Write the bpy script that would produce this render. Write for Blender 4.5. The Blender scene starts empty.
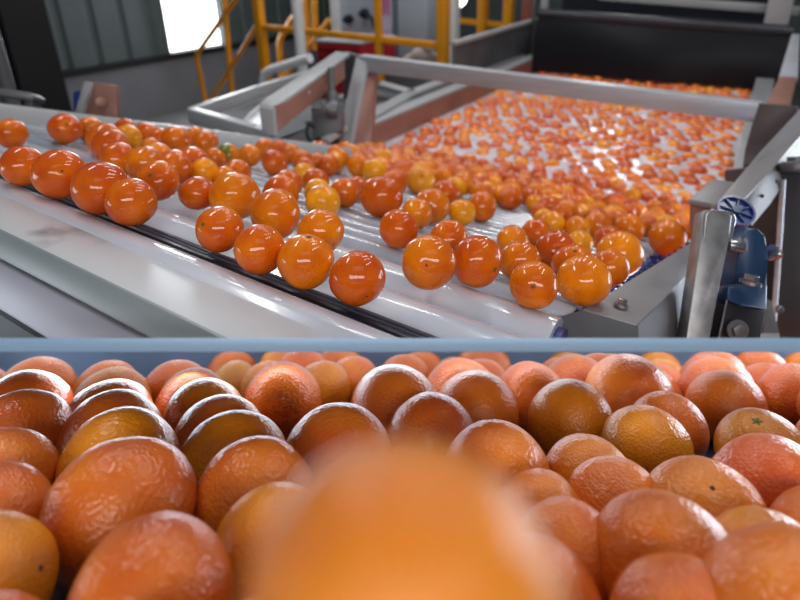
import bpy, bmesh, math, random
from mathutils import Vector, Matrix, Quaternion, noise
random.seed(7)
SC = bpy.context.scene
COL = SC.collection
# ------------------------------------------------------------------ camera frame
F, CX, CY = 560.0, 400.0, 200.0
def nz(v): return Vector(v).normalized()
_a, _b = nz((900, -215, 560)), nz((370, 245, -560))
_s, _d = (_a + _b).normalized(), (_a - _b).normalized()
AX, AY = (_s + _d).normalized(), (_s - _d).normalized()
AZ = AX.cross(AY)
R = Matrix((AX, AY, AZ))
EYE = Vector((0, 0, 1.6))
def ray(px, py): return R @ Vector(((px - CX) / F, (CY - py) / F, -1.0))
def P(px, py, d): return EYE + d * ray(px, py)
def depth(p):
    c = R.transposed() @ (Vector(p) - EYE); return -c.z
def hit(px, py, n, q):
    r = ray(px, py); return EYE + r * (n.dot(q - EYE) / n.dot(r))
def onx(px, py, x): return hit(px, py, Vector((1, 0, 0)), Vector((x, 0, 0)))
def ony(px, py, y): return hit(px, py, Vector((0, 1, 0)), Vector((0, y, 0)))
def onz(px, py, z): return hit(px, py, Vector((0, 0, 1)), Vector((0, 0, z)))
camd = bpy.data.cameras.new('camera'); cam = bpy.data.objects.new('camera', camd); COL.objects.link(cam)
cam.matrix_world = Matrix.Translation(EYE) @ R.to_4x4()
camd.sensor_width = 36; camd.lens = 36 * F / 800; camd.shift_y = -100 / 800
camd.clip_start = .01; camd.clip_end = 60
camd.dof.use_dof = True; camd.dof.focus_distance = 1 / 1.85; camd.dof.aperture_fstop = 5.0
SC.camera = cam
# roller bed plane (surface on which the fruit rests)
al, be, ga = [q / (.055 * F) for q in (-14.584, -.06634, .35935)]
n = (R @ Vector((F * be, -F * ga, -(al + CX * be + CY * ga)))).normalized()
if n.z < 0: n = -n
BS = P(400, 227, 1 / (al + be * 400 + ga * 227)) - n * .0275
RD = -ray(-640, -77.6).normalized(); RD = (RD - n * RD.dot(n)).normalized()
VD = n.cross(RD)
def bed(u, v, h=0): return BS + RD * u + VD * v + n * h
def buv(px, py, h=0):
    q = hit(px, py, n, BS + n * h) - BS; return q.dot(RD), q.dot(VD)
# lower bed plane
nl = (R @ Vector((0, 560, -100))).normalized()
LC = EYE - nl * (78.87 / math.hypot(560, 100))          # plane of fruit centres
# ------------------------------------------------------------------ materials
def sc(r, g, b):
    f = lambda c: (c / 255 / 12.92) if c / 255 <= .04045 else ((c / 255 + .055) / 1.055) ** 2.4
    return (f(r), f(g), f(b), 1)
MATS = {}
def mat(name, col, rough=.5, metal=0, coat=0, bump=0, bscale=60, var=.12, vscale=6, emit=None, stretch=None, spec=.5, dirt=None):
    m = bpy.data.materials.new(name); m.use_nodes = True; nt = m.node_tree; N = nt.nodes; L = nt.links
    b = N['Principled BSDF']; b.inputs['Roughness'].default_value = rough; b.inputs['Metallic'].default_value = metal
    b.inputs['Coat Weight'].default_value = coat; b.inputs['Coat Roughness'].default_value = .08
    b.inputs['Specular IOR Level'].default_value = spec
    tc = N.new('ShaderNodeTexCoord'); mp = N.new('ShaderNodeMapping'); L.new(tc.outputs['Object'], mp.inputs[0])
    if stretch: mp.inputs['Scale'].default_value = stretch
    nx = N.new('ShaderNodeTexNoise'); nx.inputs['Scale'].default_value = vscale; nx.inputs['Detail'].default_value = 5
    L.new(mp.outputs[0], nx.inputs['Vector'])
    rp = N.new('ShaderNodeValToRGB'); L.new(nx.outputs['Fac'], rp.inputs[0])
    c0 = [c * (1 - var) for c in col[:3]] + [1]; c1 = [min(1, c * (1 + var)) for c in col[:3]] + [1]
    if dirt: c0 = list(dirt[:3]) + [1]
    rp.color_ramp.elements[0].position = .3; rp.color_ramp.elements[1].position = .62 if not dirt else .42
    rp.color_ramp.elements[0].color = c0; rp.color_ramp.elements[1].color = c1
    L.new(rp.outputs[0], b.inputs['Base Color'])
    if bump:
        nb = N.new('ShaderNodeTexNoise'); nb.inputs['Scale'].default_value = bscale; nb.inputs['Detail'].default_value = 3
        L.new(mp.outputs[0], nb.inputs['Vector'])
        bp = N.new('ShaderNodeBump'); bp.inputs['Strength'].default_value = bump; bp.inputs['Distance'].default_value = .002
        L.new(nb.outputs['Fac'], bp.inputs['Height']); L.new(bp.outputs[0], b.inputs['Normal'])
    if emit:
        b.inputs['Emission Color'].default_value = col; b.inputs['Emission Strength'].default_value = emit
    MATS[name] = m; return m
def peel(name, rough, coat, pore, wet, pb=.12, spec=.08):
    """orange peel: object colour mottled towards yellow and red, fine pores, optional droplets"""
    m = bpy.data.materials.new(name); m.use_nodes = True; nt = m.node_tree; N = nt.nodes; L = nt.links
    b = N['Principled BSDF']; b.inputs['Roughness'].default_value = rough
    b.inputs['Coat Weight'].default_value = coat; b.inputs['Coat Roughness'].default_value = .16 if wet else .06
    b.inputs['Specular IOR Level'].default_value = spec
    oi = N.new('ShaderNodeObjectInfo'); tc = N.new('ShaderNodeTexCoord')
    ad = N.new('ShaderNodeVectorMath'); ad.operation = 'ADD'
    cm = N.new('ShaderNodeCombineXYZ'); mul = N.new('ShaderNodeMath'); mul.operation = 'MULTIPLY'; mul.inputs[1].default_value = 40
    L.new(oi.outputs['Random'], mul.inputs[0]); L.new(mul.outputs[0], cm.inputs[0])
    L.new(tc.outputs['Object'], ad.inputs[0]); L.new(cm.outputs[0], ad.inputs[1])
    nx = N.new('ShaderNodeTexNoise'); nx.inputs['Scale'].default_value = 1.6; nx.inputs['Detail'].default_value = 2
    L.new(ad.outputs[0], nx.inputs['Vector'])
    hs = N.new('ShaderNodeHueSaturation'); L.new(oi.outputs['Color'], hs.inputs['Color'])
    mr = N.new('ShaderNodeMapRange'); mr.inputs[1].default_value = .35; mr.inputs[2].default_value = .7
    mr.inputs[3].default_value = .497; mr.inputs[4].default_value = .512
    L.new(nx.outputs['Fac'], mr.inputs[0]); L.new(mr.outputs[0], hs.inputs['Hue'])
    mv = N.new('ShaderNodeMapRange'); mv.inputs[1].default_value = .35; mv.inputs[2].default_value = .7
    mv.inputs[3].default_value = .85; mv.inputs[4].default_value = 1.15
    L.new(nx.outputs['Fac'], mv.inputs[0]); L.new(mv.outputs[0], hs.inputs['Value'])
    L.new(hs.outputs[0], b.inputs['Base Color'])
    vo = N.new('ShaderNodeTexVoronoi'); vo.inputs['Scale'].default_value = pore; L.new(ad.outputs[0], vo.inputs['Vector'])
    bp = N.new('ShaderNodeBump'); bp.inputs['Strength'].default_value = pb; bp.inputs['Distance'].default_value = .004
    L.new(vo.outputs['Distance'], bp.inputs['Height'])
    out = bp
    if wet:
        n2 = N.new('ShaderNodeTexNoise'); n2.inputs['Scale'].default_value = 13; n2.inputs['Detail'].default_value = 4
        n2.inputs['Roughness'].default_value = .65
        L.new(ad.outputs[0], n2.inputs['Vector'])
        b2 = N.new('ShaderNodeBump'); b2.inputs['Strength'].default_value = .13; b2.inputs['Distance'].default_value = .012
        L.new(n2.outputs['Fac'], b2.inputs['Height']); L.new(bp.outputs[0], b2.inputs['Normal']); out = b2
    L.new(out.outputs[0], b.inputs['Normal'])
    if wet: L.new(out.outputs[0], b.inputs['Coat Normal'])
    MATS[name] = m; return m
PEEL = peel('orange_peel', .5, .8, 26, False)
PEELW = peel('wet_orange_peel', .4, .7, 30, True, .2, .15)
CALYX = mat('calyx_green', sc(84, 92, 30), .6, var=.4, vscale=20)
SCAR = mat('stem_scar_brown', sc(60, 28, 12), .7)
STEEL = mat('brushed_steel', sc(182, 186, 194), .4, .3, bump=.15, bscale=30, stretch=(1, 1, 12), var=.1)
MIDST = mat('mid_steel', sc(138, 135, 138), .45, .2, bump=.1, bscale=30, stretch=(1, 1, 12), var=.08)
STEELD = mat('dull_steel', sc(112, 114, 118), .45, .6, var=.15, bump=.1)
PALE = mat('pale_painted_steel', sc(160, 162, 166), .38, .0, var=.04, coat=.1, vscale=9, spec=.4)
SMUDGE = mat('pale_panel_smudged', sc(192, 196, 202), .4, .1, var=.04, vscale=11, dirt=sc(140, 140, 144))
GALV = mat('galvanised_steel', sc(148, 150, 154), .38, .5, var=.22, vscale=45)
BROWN = mat('steel_painted_reflection', sc(150, 110, 98), .42, .3, var=.2, vscale=5)  # brown reflection of the fruit painted into the steel's base colour
ROLL = mat('white_roller_plastic', sc(196, 201, 214), .2, 0, coat=.6, var=.04, bump=.04, bscale=25)
ROLLS = mat('small_roller_plastic', sc(176, 182, 196), .15, 0, coat=.8, var=.06, bump=.1, bscale=70)
BLUE = mat('blue_plastic', sc(22, 46, 120), .35, 0, coat=.3)
BLUEP = mat('blue_painted_casting', sc(30, 60, 98), .4, .1, coat=.2, var=.15)
NAVY = mat('navy_rubber', sc(20, 24, 34), .45, var=.3)
BLACK = mat('black_rubber', sc(24, 28, 38), .35, var=.2, vscale=3, bump=.1, bscale=8)
DARK = mat('dark_column_paint', sc(16, 17, 22), .6)
SIDING = mat('grey_green_siding', sc(88, 98, 100), .55, .1, var=.08)
PLASTER = mat('grey_plaster', sc(118, 118, 124), .85, var=.1, vscale=2.5, bump=.1)
FLOOR = mat('concrete', sc(96, 96, 96), .6, var=.15, vscale=2)
GLOW = mat('window_daylight', (1, 1, 1, 1), .5, emit=4)
YELLOW = mat('yellow_paint', sc(225, 150, 20), .4, var=.06)
WHITE = mat('white_paint', sc(225, 228, 230), .4, var=.03)
CAB = mat('cabinet_grey', sc(158, 166, 176), .5, var=.04, vscale=1.5)
RED = mat('red_paint', sc(165, 20, 40), .4)
PINK = mat('pink_tape', sc(190, 90, 140), .5, var=.1)
LILAC = mat('lilac_film', sc(190, 190, 208), .4)
BARM = mat('blue_grey_enamel', sc(142, 176, 208), .42, .1, var=.05, vscale=2)
BACKM = mat('slate_blue_enamel', sc(140, 165, 200), .5, 0, var=.1, vscale=4)
BELT = mat('dark_blue_belt', sc(34, 34, 52), .45, 0, var=.3, vscale=14)
MOTOR = mat('motor_grey', sc(96, 98, 102), .5, .3, var=.15)
BOLT = mat('bolt_steel', sc(180, 182, 186), .25, .9)
# water
def water():
    m = bpy.data.materials.new('milky_wash_water'); m.use_nodes = True; nt = m.node_tree; N = nt.nodes; L = nt.links
    b = N['Principled BSDF']; b.inputs['Roughness'].default_value = .1
    tc = N.new('ShaderNodeTexCoord')
    nx = N.new('ShaderNodeTexNoise'); nx.inputs['Scale'].default_value = 9; nx.inputs['Detail'].default_value = 4
    L.new(tc.outputs['Object'], nx.inputs['Vector'])
    rp = N.new('ShaderNodeValToRGB'); L.new(nx.outputs['Fac'], rp.inputs[0])
    rp.color_ramp.elements[0].position = .3; rp.color_ramp.elements[1].position = .7
    rp.color_ramp.elements[0].color = sc(205, 192, 200); rp.color_ramp.elements[1].color = sc(236, 232, 242)
    L.new(rp.outputs[0], b.inputs['Base Color'])
    n2 = N.new('ShaderNodeTexNoise'); n2.inputs['Scale'].default_value = 22; n2.inputs['Detail'].default_value = 2
    L.new(tc.outputs['Object'], n2.inputs['Vector'])
    bp = N.new('ShaderNodeBump'); bp.inputs['Strength'].default_value = .6; bp.inputs['Distance'].default_value = .012
    L.new(n2.outputs['Fac'], bp.inputs['Height']); L.new(bp.outputs[0], b.inputs['Normal'])
    return m
WATER = water()
# ------------------------------------------------------------------ object helpers
ROOT = {}
def thing(name, label, cat, loc=(0, 0, 0), group=None):
    o = bpy.data.objects.new(name, None); COL.objects.link(o); o.location = loc; o.empty_display_size = .05
    o['label'] = label; o['category'] = cat
    if group: o['group'] = group
    ROOT[o] = Vector(loc); return o
def tag(o, label, cat, group=None):
    o['label'] = label; o['category'] = cat
    if group: o['group'] = group
    return o
def obj(name, bm, m, parent=None, smooth=True, origin=None, kind=None, label=None):
    if parent is not None: org = ROOT[parent]
    else:
        org = Vector(origin) if origin is not None else Vector((0, 0, 0))
        if origin is None and len(bm.verts):
            xs = [v.co for v in bm.verts]
            org = Vector((sum(v.x for v in xs) / len(xs), sum(v.y for v in xs) / len(xs), min(v.z for v in xs)))
    for v in bm.verts: v.co -= org
    bmesh.ops.recalc_face_normals(bm, faces=bm.faces)
    me = bpy.data.meshes.new(name); bm.to_mesh(me); bm.free()
    me.materials.append(m)
    if smooth:
        for p in me.polygons: p.use_smooth = True
        try: me.set_sharp_from_angle(angle=math.radians(38))
        except Exception: pass
    o = bpy.data.objects.new(name, me); COL.objects.link(o)
    if parent is not None: o.parent = parent; 
    else: o.location = org
    ROOT[o] = org
    if kind: o['kind'] = kind
    if label: o['label'] = label
    return o
def prism(bm, pts, vec, bev=0):
    vec = Vector(vec); A = [bm.verts.new(Vector(p)) for p in pts]; B = [bm.verts.new(Vector(p) + vec) for p in pts]
    fs = [bm.faces.new(A), bm.faces.new(B[::-1])]; k = len(pts)
    for i in range(k): fs.append(bm.faces.new((A[i], B[i], B[(i + 1) % k], A[(i + 1) % k])))
    if bev:
        es = {e for f in fs for e in f.edges}
        bmesh.ops.bevel(bm, geom=list(es), offset=bev, segments=2, affect='EDGES', profile=.5)
def beam(bm, p0, p1, w, h, up=(0, 0, 1), bev=.0):
    """box from p0 to p1: width w sideways, height h along up, centred"""
    p0, p1 = Vector(p0), Vector(p1); d = (p1 - p0).normalized(); s = d.cross(Vector(up)).normalized(); t = s.cross(d)
    q = [p0 + s * w / 2 + t * h / 2, p0 - s * w / 2 + t * h / 2, p0 - s * w / 2 - t * h / 2, p0 + s * w / 2 - t * h / 2]
    prism(bm, q, p1 - p0, bev)
def cyl(bm, p0, p1, r, seg=24, r2=None, bev=0):
    p0, p1 = Vector(p0), Vector(p1); d = (p1 - p0).normalized()
    a = d.orthogonal().normalized(); b = d.cross(a); r2 = r if r2 is None else r2
    A = [bm.verts.new(p0 + (a * math.cos(t) + b * math.sin(t)) * r) for t in [2 * math.pi * i / seg for i in range(seg)]]
    B = [bm.verts.new(p1 + (a * math.cos(t) + b * math.sin(t)) * r2) for t in [2 * math.pi * i / seg for i in range(seg)]]
    fa = bm.faces.new(A); fb = bm.faces.new(B[::-1])
    for i in range(seg): bm.faces.new((A[i], B[i], B[(i + 1) % seg], A[(i + 1) % seg]))
    if bev: bmesh.ops.bevel(bm, geom=list(set(fa.edges) | set(fb.edges)), offset=bev, segments=2, affect='EDGES', profile=.5)
def tube(bm, pts, r, seg=14):
    """swept round tube through points with rounded joints"""
    pts = [Vector(p) for p in pts]; dense = []
    if len(pts) > 2:
        dense = [pts[0]]
        for i in range(1, len(pts) - 1):
            a, b, c = pts[i - 1], pts[i], pts[i + 1]
            k = min((b - a).length, (c - b).length) * .35
            k = min(k, r * 3)
            s, e = b + (a - b).normalized() * k, b + (c - b).normalized() * k
            for t in (0, .25, .5, .75, 1): dense.append(s * (1 - t) ** 2 + b * 2 * t * (1 - t) + e * t * t)
        dense.append(pts[-1])
    else: dense = pts
    rings = []; ref = (dense[1] - dense[0]).orthogonal().normalized()
    for i, p in enumerate(dense):
        d = (dense[min(i + 1, len(dense) - 1)] - dense[max(i - 1, 0)]).normalized()
        ref = (ref - d * ref.dot(d)).normalized(); b = d.cross(ref)
        rings.append([bm.verts.new(p + (ref * math.cos(2 * math.pi * j / seg) + b * math.sin(2 * math.pi * j / seg)) * r) for j in range(seg)])
    for A, B in zip(rings, rings[1:]):
        for j in range(seg): bm.faces.new((A[j], B[j], B[(j + 1) % seg], A[(j + 1) % seg]))
    bm.faces.new(rings[0]); bm.faces.new(rings[-1][::-1])
CUTN = (R @ Vector((0, 560, -148))).normalized()          # underside trim plane of the upper machine
def trim(bm):
    """cut the machine flush along the crossbar"""
    r = bmesh.ops.bisect_plane(bm, geom=bm.verts[:] + bm.edges[:] + bm.faces[:], plane_co=EYE, plane_no=CUTN, clear_inner=True)
    es = [e for e in bm.edges if e.is_boundary]
    if es:
        try: bmesh.ops.holes_fill(bm, edges=es, sides=0)
        except Exception: pass
    return bm
B = bmesh.new
def bolt(bm, p, nrm, r, h):
    p, nrm = Vector(p), Vector(nrm).normalized(); cyl(bm, p, p + nrm * h * .35, r * 1.5, 16); cyl(bm, p + nrm * h * .35, p + nrm * h, r, 6, bev=r * .1)
# ------------------------------------------------------------------ hall
def quad(pts): 
    bm = B(); bm.faces.new([bm.verts.new(Vector(p)) for p in pts]); return bm
bm = B(); prism(bm, [(-9, -3, -.1), (4, -3, -.1), (4, 12, -.1), (-9, 12, -.1)], (0, 0, .1)); obj('floor', bm, FLOOR, kind='structure', smooth=False)
WX = -6.0
zl = lambda y: onx(60, 80, WX).z
ZL = .64
y0, y1 = onx(170, 40, WX).y, onx(226, 30, WX).y            # window sides
def wallbox(name, ya, yb, za, zb, m, x=WX, th=.2):
    bm = B(); prism(bm, [(x - th, ya, za), (x - th, yb, za), (x - th, yb, zb), (x - th, ya, zb)], (th, 0, 0)); return obj(name, bm, m, kind='structure', smooth=False)
wallbox('wall_left', -3, 12, 0, ZL, PLASTER)
for ya, yb in ((-3, y0), (y1, 12)):
    bm = B(); prism(bm, [(WX - .2, ya, ZL), (WX - .2, yb, ZL), (WX - .2, yb, 4.2), (WX - .2, ya, 4.2)], (.14, 0, 0))
    k = int((yb - ya) / .34)
    for i in range(k + 1):
        y = ya + i * .34
        if y > yb - .05: break
        prism(bm, [(WX - .06, y, ZL), (WX - .06, min(y + .29, yb), ZL), (WX - .03, min(y + .26, yb), ZL), (WX - .03, y + .03, ZL)], (0, 0, 3.56))
    obj('wall_left', bm, SIDING, kind='structure', smooth=False)
wallbox('trim_ledge', -3, 12, ZL - .03, ZL + .03, DARK, WX + .03, .2)
wallbox('wall_left', y0, y1, 2.9, 4.2, SIDING)
bm = B(); prism(bm, [(WX - .16, y0, ZL + .03), (WX - .16, y1, ZL + .03), (WX - .16, y1, 2.9), (WX - .16, y0, 2.9)], (.02, 0, 0)); obj('window_1', bm, GLOW, kind='structure', smooth=False)
bm = B(); prism(bm, [(-9, 9, 0), (4, 9, 0), (4, 9, 4.2), (-9, 9, 4.2)], (0, .2, 0)); obj('wall_back', bm, SIDING, kind='structure', smooth=False)
# dark steel column in front of the siding
bm = B(); x = -4.6
a, b_ = onx(2, 20, x), onx(50, 20, x)
prism(bm, [(x, a.y, 0), (x, b_.y, 0), (x - .35, b_.y, 0), (x - .35, a.y, 0)], (0, 0, 4.2), .01)
prism(bm, [(x + .02, a.y - .02, 0), (x + .02, b_.y + .02, 0), (x - .37, b_.y + .02, 0), (x - .37, a.y - .02, 0)], (0, 0, .25), .01)
tag(obj('steel_column', bm, DARK, smooth=False), 'wide black steel column at the left against the grey-green siding', 'column')
bm = B(); a = ony(4, 80, 1.0); cyl(bm, (a.x, a.y, 0), (a.x, a.y, 4.2), .03); tag(obj('drain_pipe', bm, STEELD), 'thin grey pipe left of the wide black column', 'pipe')

# yellow guard rail
def post(bm, px, py, Y, top=2.3, w=.06, bot=0):
    q = ony(px, py, Y); beam(bm, (q.x, q.y, bot), (q.x, q.y, top), w, w, (0, 1, 0), .004); return q
Yg = 3.3
g = thing('guard_rail', 'yellow steel guard rail with square posts across the space behind the machine', 'railing', (ony(350, 40, Yg).x, Yg, 0))
for px, py, w in ((262, 40, .066), (379, 40, .045), (443, 40, .066)):
    bm = B(); post(bm, px, py, Yg, w=w); obj('post', bm, YELLOW, g)
bm = B(); a, b_ = ony(262, 27, Yg), ony(443, 46, Yg); beam(bm, a, b_, .04, .045, bev=.004); obj('rail', bm, YELLOW, g)
g = thing('stair_rail', 'yellow slanted stair railing in front of the bright window', 'railing', ony(220, 80, 3.9))
Ys = 3.9
for pts in ([(207, 108), (196, 55), (244, -12)], ):
    bm = B(); tube(bm, [ony(p[0], p[1], Ys) for p in pts], .026); obj('rail', bm, YELLOW, g)
bm = B(); tube(bm, [ony(233, 104, Ys), ony(225, 10, Ys), ony(224, -10, Ys)], .028); obj('post', bm, YELLOW, g)
bm = B(); tube(bm, [ony(207, 107, Ys), ony(258, 24, Ys)], .024); obj('brace', bm, YELLOW, g)
g = thing('stair_rail', 'yellow railing seen behind the white vertical pipe', 'railing', ony(300, 60, 4.8))
Ys = 4.8
for pts in ([(282, 80), (279, 40), (295, 15), (318, -12)], [(282, 80), (330, 20)]):
    bm = B(); tube(bm, [ony(p[0], p[1], Ys) for p in pts], .035); obj('rail', bm, YELLOW, g)
for px in (308, 316):
    bm = B(); tube(bm, [ony(px, 50, Ys), ony(px - 2, -10, Ys)], .035); obj('post', bm, YELLOW, g)
g = thing('guard_rail', 'far yellow railing behind the left wall of the wash tank', 'railing', (ony(480, 10, 6.2).x, 6.2, 0))
for px in (483, 509):
    bm = B(); post(bm, px, 10, 6.2, w=.1); obj('post', bm, YELLOW, g)
bm = B(); beam(bm, ony(425, 17, 6.2), ony(512, 26, 6.2), .06, .06, bev=.005); obj('rail', bm, YELLOW, g)

# white pipes and posts
bm = B(); q = ony(300, 40, 2.9); tube(bm, [(q.x, q.y, 2.6), (q.x, q.y, 0)], .036)
tag(obj('water_pipe', bm, WHITE), 'white vertical pipe standing between the yellow posts', 'pipe')
bm = B(); Yp = 2.5; q = ony(262, 73, Yp); tube(bm, [(q.x, Yp, 0), q, ony(310, 58, Yp)], .028)
tag(obj('bent_pipe', bm, WHITE), 'white elbow pipe behind the metal tray frame', 'pipe')
bm = B(); q = ony(395, 20, 4.4); q = ony(336, 20, 4.4); beam(bm, (q.x, q.y, 0), (q.x, q.y, 2.6), .07, .07, (0, 1, 0), .004)
tag(obj('support_post', bm, WHITE), 'slim white post above the left of the red box', 'post')
bm = B(); q = ony(453, 20, 3.7); beam(bm, (q.x, q.y, 0), (q.x, q.y, 2.6), .075, .075, (0, 1, 0), .004)
tag(obj('support_post', bm, WHITE), 'slim white post right of the thick yellow post', 'post')
bm = B(); q = ony(459, -1, 4.2); r_ = bmesh.ops.create_uvsphere(bm, u_segments=16, v_segments=10, radius=.06, matrix=Matrix.Translation(q)); cyl(bm, q + Vector((0, 0, .05)), q + Vector((0, 0, .16)), .03)
tag(obj('hanging_lamp', bm, mat('lamp_glow', (1, 1, 1, 1), .5, emit=5)), 'small glowing lamp at the top edge beside the white post', 'lamp')
# machine cabinets
Yc = 4.6
def cabinet(pxa, pxb, py, Y, dpt, top, m, label, name='control_cabinet'):
    a, b_ = ony(pxa, py, Y), ony(pxb, py, Y); g = thing(name, label, 'cabinet', ((a.x + b_.x) / 2, Y, 0))
    bm = B(); prism(bm, [(a.x, Y, .08), (b_.x, Y, .08), (b_.x, Y + dpt, .08), (a.x, Y + dpt, .08)], (0, 0, top), .012); obj('body', bm, m, g)
    bm = B(); prism(bm, [(a.x + .03, Y - .015, .14), (b_.x - .03, Y - .015, .14), (b_.x - .03, Y - .001, .14), (a.x + .03, Y - .001, .14)], (0, 0, top - .12), .006); d = obj('door', bm, m, g)
    bm = B(); prism(bm, [(a.x, Y + .03, 0), (b_.x, Y + .03, 0), (b_.x, Y + dpt - .03, 0), (a.x, Y + dpt - .03, 0)], (0, 0, .085)); obj('plinth', bm, DARK, g)
    return g, d, a, b_
g, d, a, b_ = cabinet(340, 386, 30, Yc, .6, 2.4, CAB, 'grey control cabinet with a black knob behind the red box')
for px, py in ((350, 19), (366, 13)):
    q = ony(px, py, Yc - .02); bm = B(); cyl(bm, q, q + Vector((0, -.05, 0)), .045, 20, bev=.006); cyl(bm, q + Vector((0, -.05, 0)), q + Vector((0, -.1, 0)), .022, 12); obj('knob', bm, DARK, d)
q = ony(366, 13, Yc - .1); bm = B(); tube(bm, [q, ony(372, 18, Yc - .12), ony(374, 28, Yc - .1)], .016, 8); obj('cable', bm, DARK, g)
g, d, a, b_ = cabinet(398, 426, 30, 4.3, .5, 2.4, CAB, 'tall plain grey cabinet left of the thick yellow post')
# strip of film with pink print
g = thing('film_banner', 'narrow lilac banner with pink print hanging between grey cabinets', 'banner', ony(386, 60, 4.2))
a, b_ = ony(381, 10, 4.2), ony(391, 10, 4.2)
bm = B(); prism(bm, [(a.x, 4.2, 0), (b_.x, 4.2, 0), (b_.x, 4.2, 2.4), (a.x, 4.2, 2.4)], (0, .01, 0)); fl = obj('film', bm, LILAC, g, smooth=False)
for py in (-2, 2, 8, 11, 37, 47, 53):
    q = ony(385, py, 4.19); bm = B(); 
    for k in range(3):
        w = .018; tube(bm, [q + Vector((-.05 + k * .035, 0, -.03)), q + Vector((-.03 + k * .035, 0, .03 * (1 if k % 2 else -.6))), q + Vector((-.04 + k * .035, 0, .045))], .008, 6)
    obj('print_mark', bm, PINK, fl)
# red box
q0, q1 = ony(316, 42, 3.6), ony(361, 46, 3.6); 
g = thing('red_box', 'dark red box with a grey lid behind the bracket', 'box', ((q0.x + q1.x) / 2, 3.6, .5))
bm = B(); prism(bm, [(q0.x, 3.6, .5), (q1.x, 3.6, .5), (q1.x, 4.1, .5), (q0.x, 4.1, .5)], (0, 0, q0.z - .5), .01); obj('body', bm, RED, g)
bm = B(); prism(bm, [(q0.x - .01, 3.59, q0.z), (q1.x + .01, 3.59, q0.z), (q1.x + .01, 4.11, q0.z), (q0.x - .01, 4.11, q0.z)], (0, 0, .02), .005); obj('lid', bm, CAB, g)
for k in range(2):
    bm = B(); zz = q0.z - .06 - .07 * k; prism(bm, [(q0.x + .02, 3.585, zz), (q1.x - .02, 3.585, zz), (q1.x - .02, 3.6, zz), (q0.x + .02, 3.6, zz)], (0, 0, .018)); obj('band', bm, mat('dark_red', sc(84, 8, 18), .4), g)
bm = B(); x0, x1 = q0.x - .1, q1.x + .1; 
for X_, Y_ in ((x0, 3.55), (x1, 3.55), (x0, 4.15), (x1, 4.15)): beam(bm, (X_, Y_, 0), (X_, Y_, .46), .05, .05, (0, 1, 0))
prism(bm, [(x0, 3.5, .46), (x1, 3.5, .46), (x1, 4.2, .46), (x0, 4.2, .46)], (0, 0, .04)); tag(obj('box_stand', bm, STEELD, smooth=False), 'low steel stand carrying the red box', 'stand')
# jumble of pale bags beyond the rail
bm = B()
for px, py, r_ in ((424, 55, .09), (434, 56, .08), (430, 49, .07), (415, 60, .08)):
    q = ony(px, py, 3.9); bmesh.ops.create_icosphere(bm, subdivisions=3, radius=r_, matrix=Matrix.Translation(q) @ Matrix.Diagonal((1.3, 1, .7, 1)))
for v in bm.verts: v.co += Vector((1, 1, 1)) * .02 * noise.noise(v.co * 14)
bag = obj('plastic_bag', bm, mat('crumpled_film', sc(150, 140, 134), .5, var=.3, vscale=12)); tag(bag, 'crumpled pale plastic bag left of the thick yellow post base', 'bag')
q = ony(425, 62, 3.9); bm = B(); prism(bm, [(q.x - .35, 3.7, 0), (q.x + .3, 3.7, 0), (q.x + .3, 4.15, 0), (q.x - .35, 4.15, 0)], (0, 0, q.z - .03), .01)
tag(obj('crate', bm, STEELD), 'grey crate under the crumpled plastic bag', 'crate')

# ------------------------------------------------------------------ wash tank
WZ = .86
TXL, TXR, TYF, TYB = -1.37, -.02, 1.35, 4.05
g = thing('wash_tank', 'long stainless steel wash tank full of floating oranges', 'tank', (-.7, 2.6, .55))
TANK = g
def wallp(name, m, x0, x1, ya, yb, z0, z1, bev=.004, parent=g):
    bm = B(); prism(bm, [(x0, ya, z0), (x1, ya, z0), (x1, yb, z0), (x0, yb, z0)], (0, 0, z1 - z0), bev); return obj(name, trim(bm), m, parent)
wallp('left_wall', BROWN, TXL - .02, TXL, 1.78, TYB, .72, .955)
wallp('left_flange', PALE, TXL - .09, TXL - .005, 1.78, TYB, .955, .967)
wallp('groove', DARK, TXL - .12, TXL - .09, 1.78, TYB, .93, .955)
wallp('left_flange', PALE, TXL - .2, TXL - .12, 1.78, TYB, .95, .962)
wallp('right_wall', STEELD, TXR, TXR + .02, 2.0, TYB, .72, .93)
wallp('right_flange', PALE, TXR - .0, TXR + .09, 2.0, TYB, .93, .945)
wallp('bottom', STEELD, TXL - .02, TXR + .02, 2.0, TYB, .70, .72)
wallp('back_wall', STEELD, TXL - .02, TXR + .02, TYB, TYB + .02, .72, .95)
# high side walls of the far section
def sidewall(name, pts, X_, th, m, lbl=None):
    bm = B(); prism(bm, [onx(p[0], p[1], X_) for p in pts], (-th, 0, 0), .004); return obj(name, bm, m, g)
bm = B(); X_ = -1.52
a, b_, c_ = onx(455, 45, X_), onx(540, 20, X_), onx(541, 55, X_)
prism(bm, [a, b_, Vector((X_, b_.y, .93)), Vector((X_, a.y, .93))], (-.02, 0, 0), .003); obj('splash_wall', bm, STEELD, g)
bm = B(); beam(bm, a + Vector((-.01, 0, .008)), b_ + Vector((-.01, 0, .008)), .05, .022, bev=.003); obj('splash_rim', bm, PALE, g)
# water
bm = B(); bmesh.ops.create_grid(bm, x_segments=110, y_segments=190, size=.5)
for v in bm.verts:
    fx, fy = v.co.x + .5, v.co.y + .5
    x = TXL + fx * (TXR - TXL); y = TYF + fy * (TYB - TYF)
    v.co = Vector((x, y, WZ + .003 * noise.noise(Vector((x * 12, y * 12, 0)))))
# keep water only where it lies above the roller bed
def bedz(x, y):
    return BS.z - (n.x * (x - BS.x) + n.y * (y - BS.y)) / n.z
dl = [v for v in bm.verts if bedz(v.co.x, v.co.y) > WZ + .03]
bmesh.ops.delete(bm, geom=dl, context='VERTS')
wob = obj('wash_water', bm, WATER, g)
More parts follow.
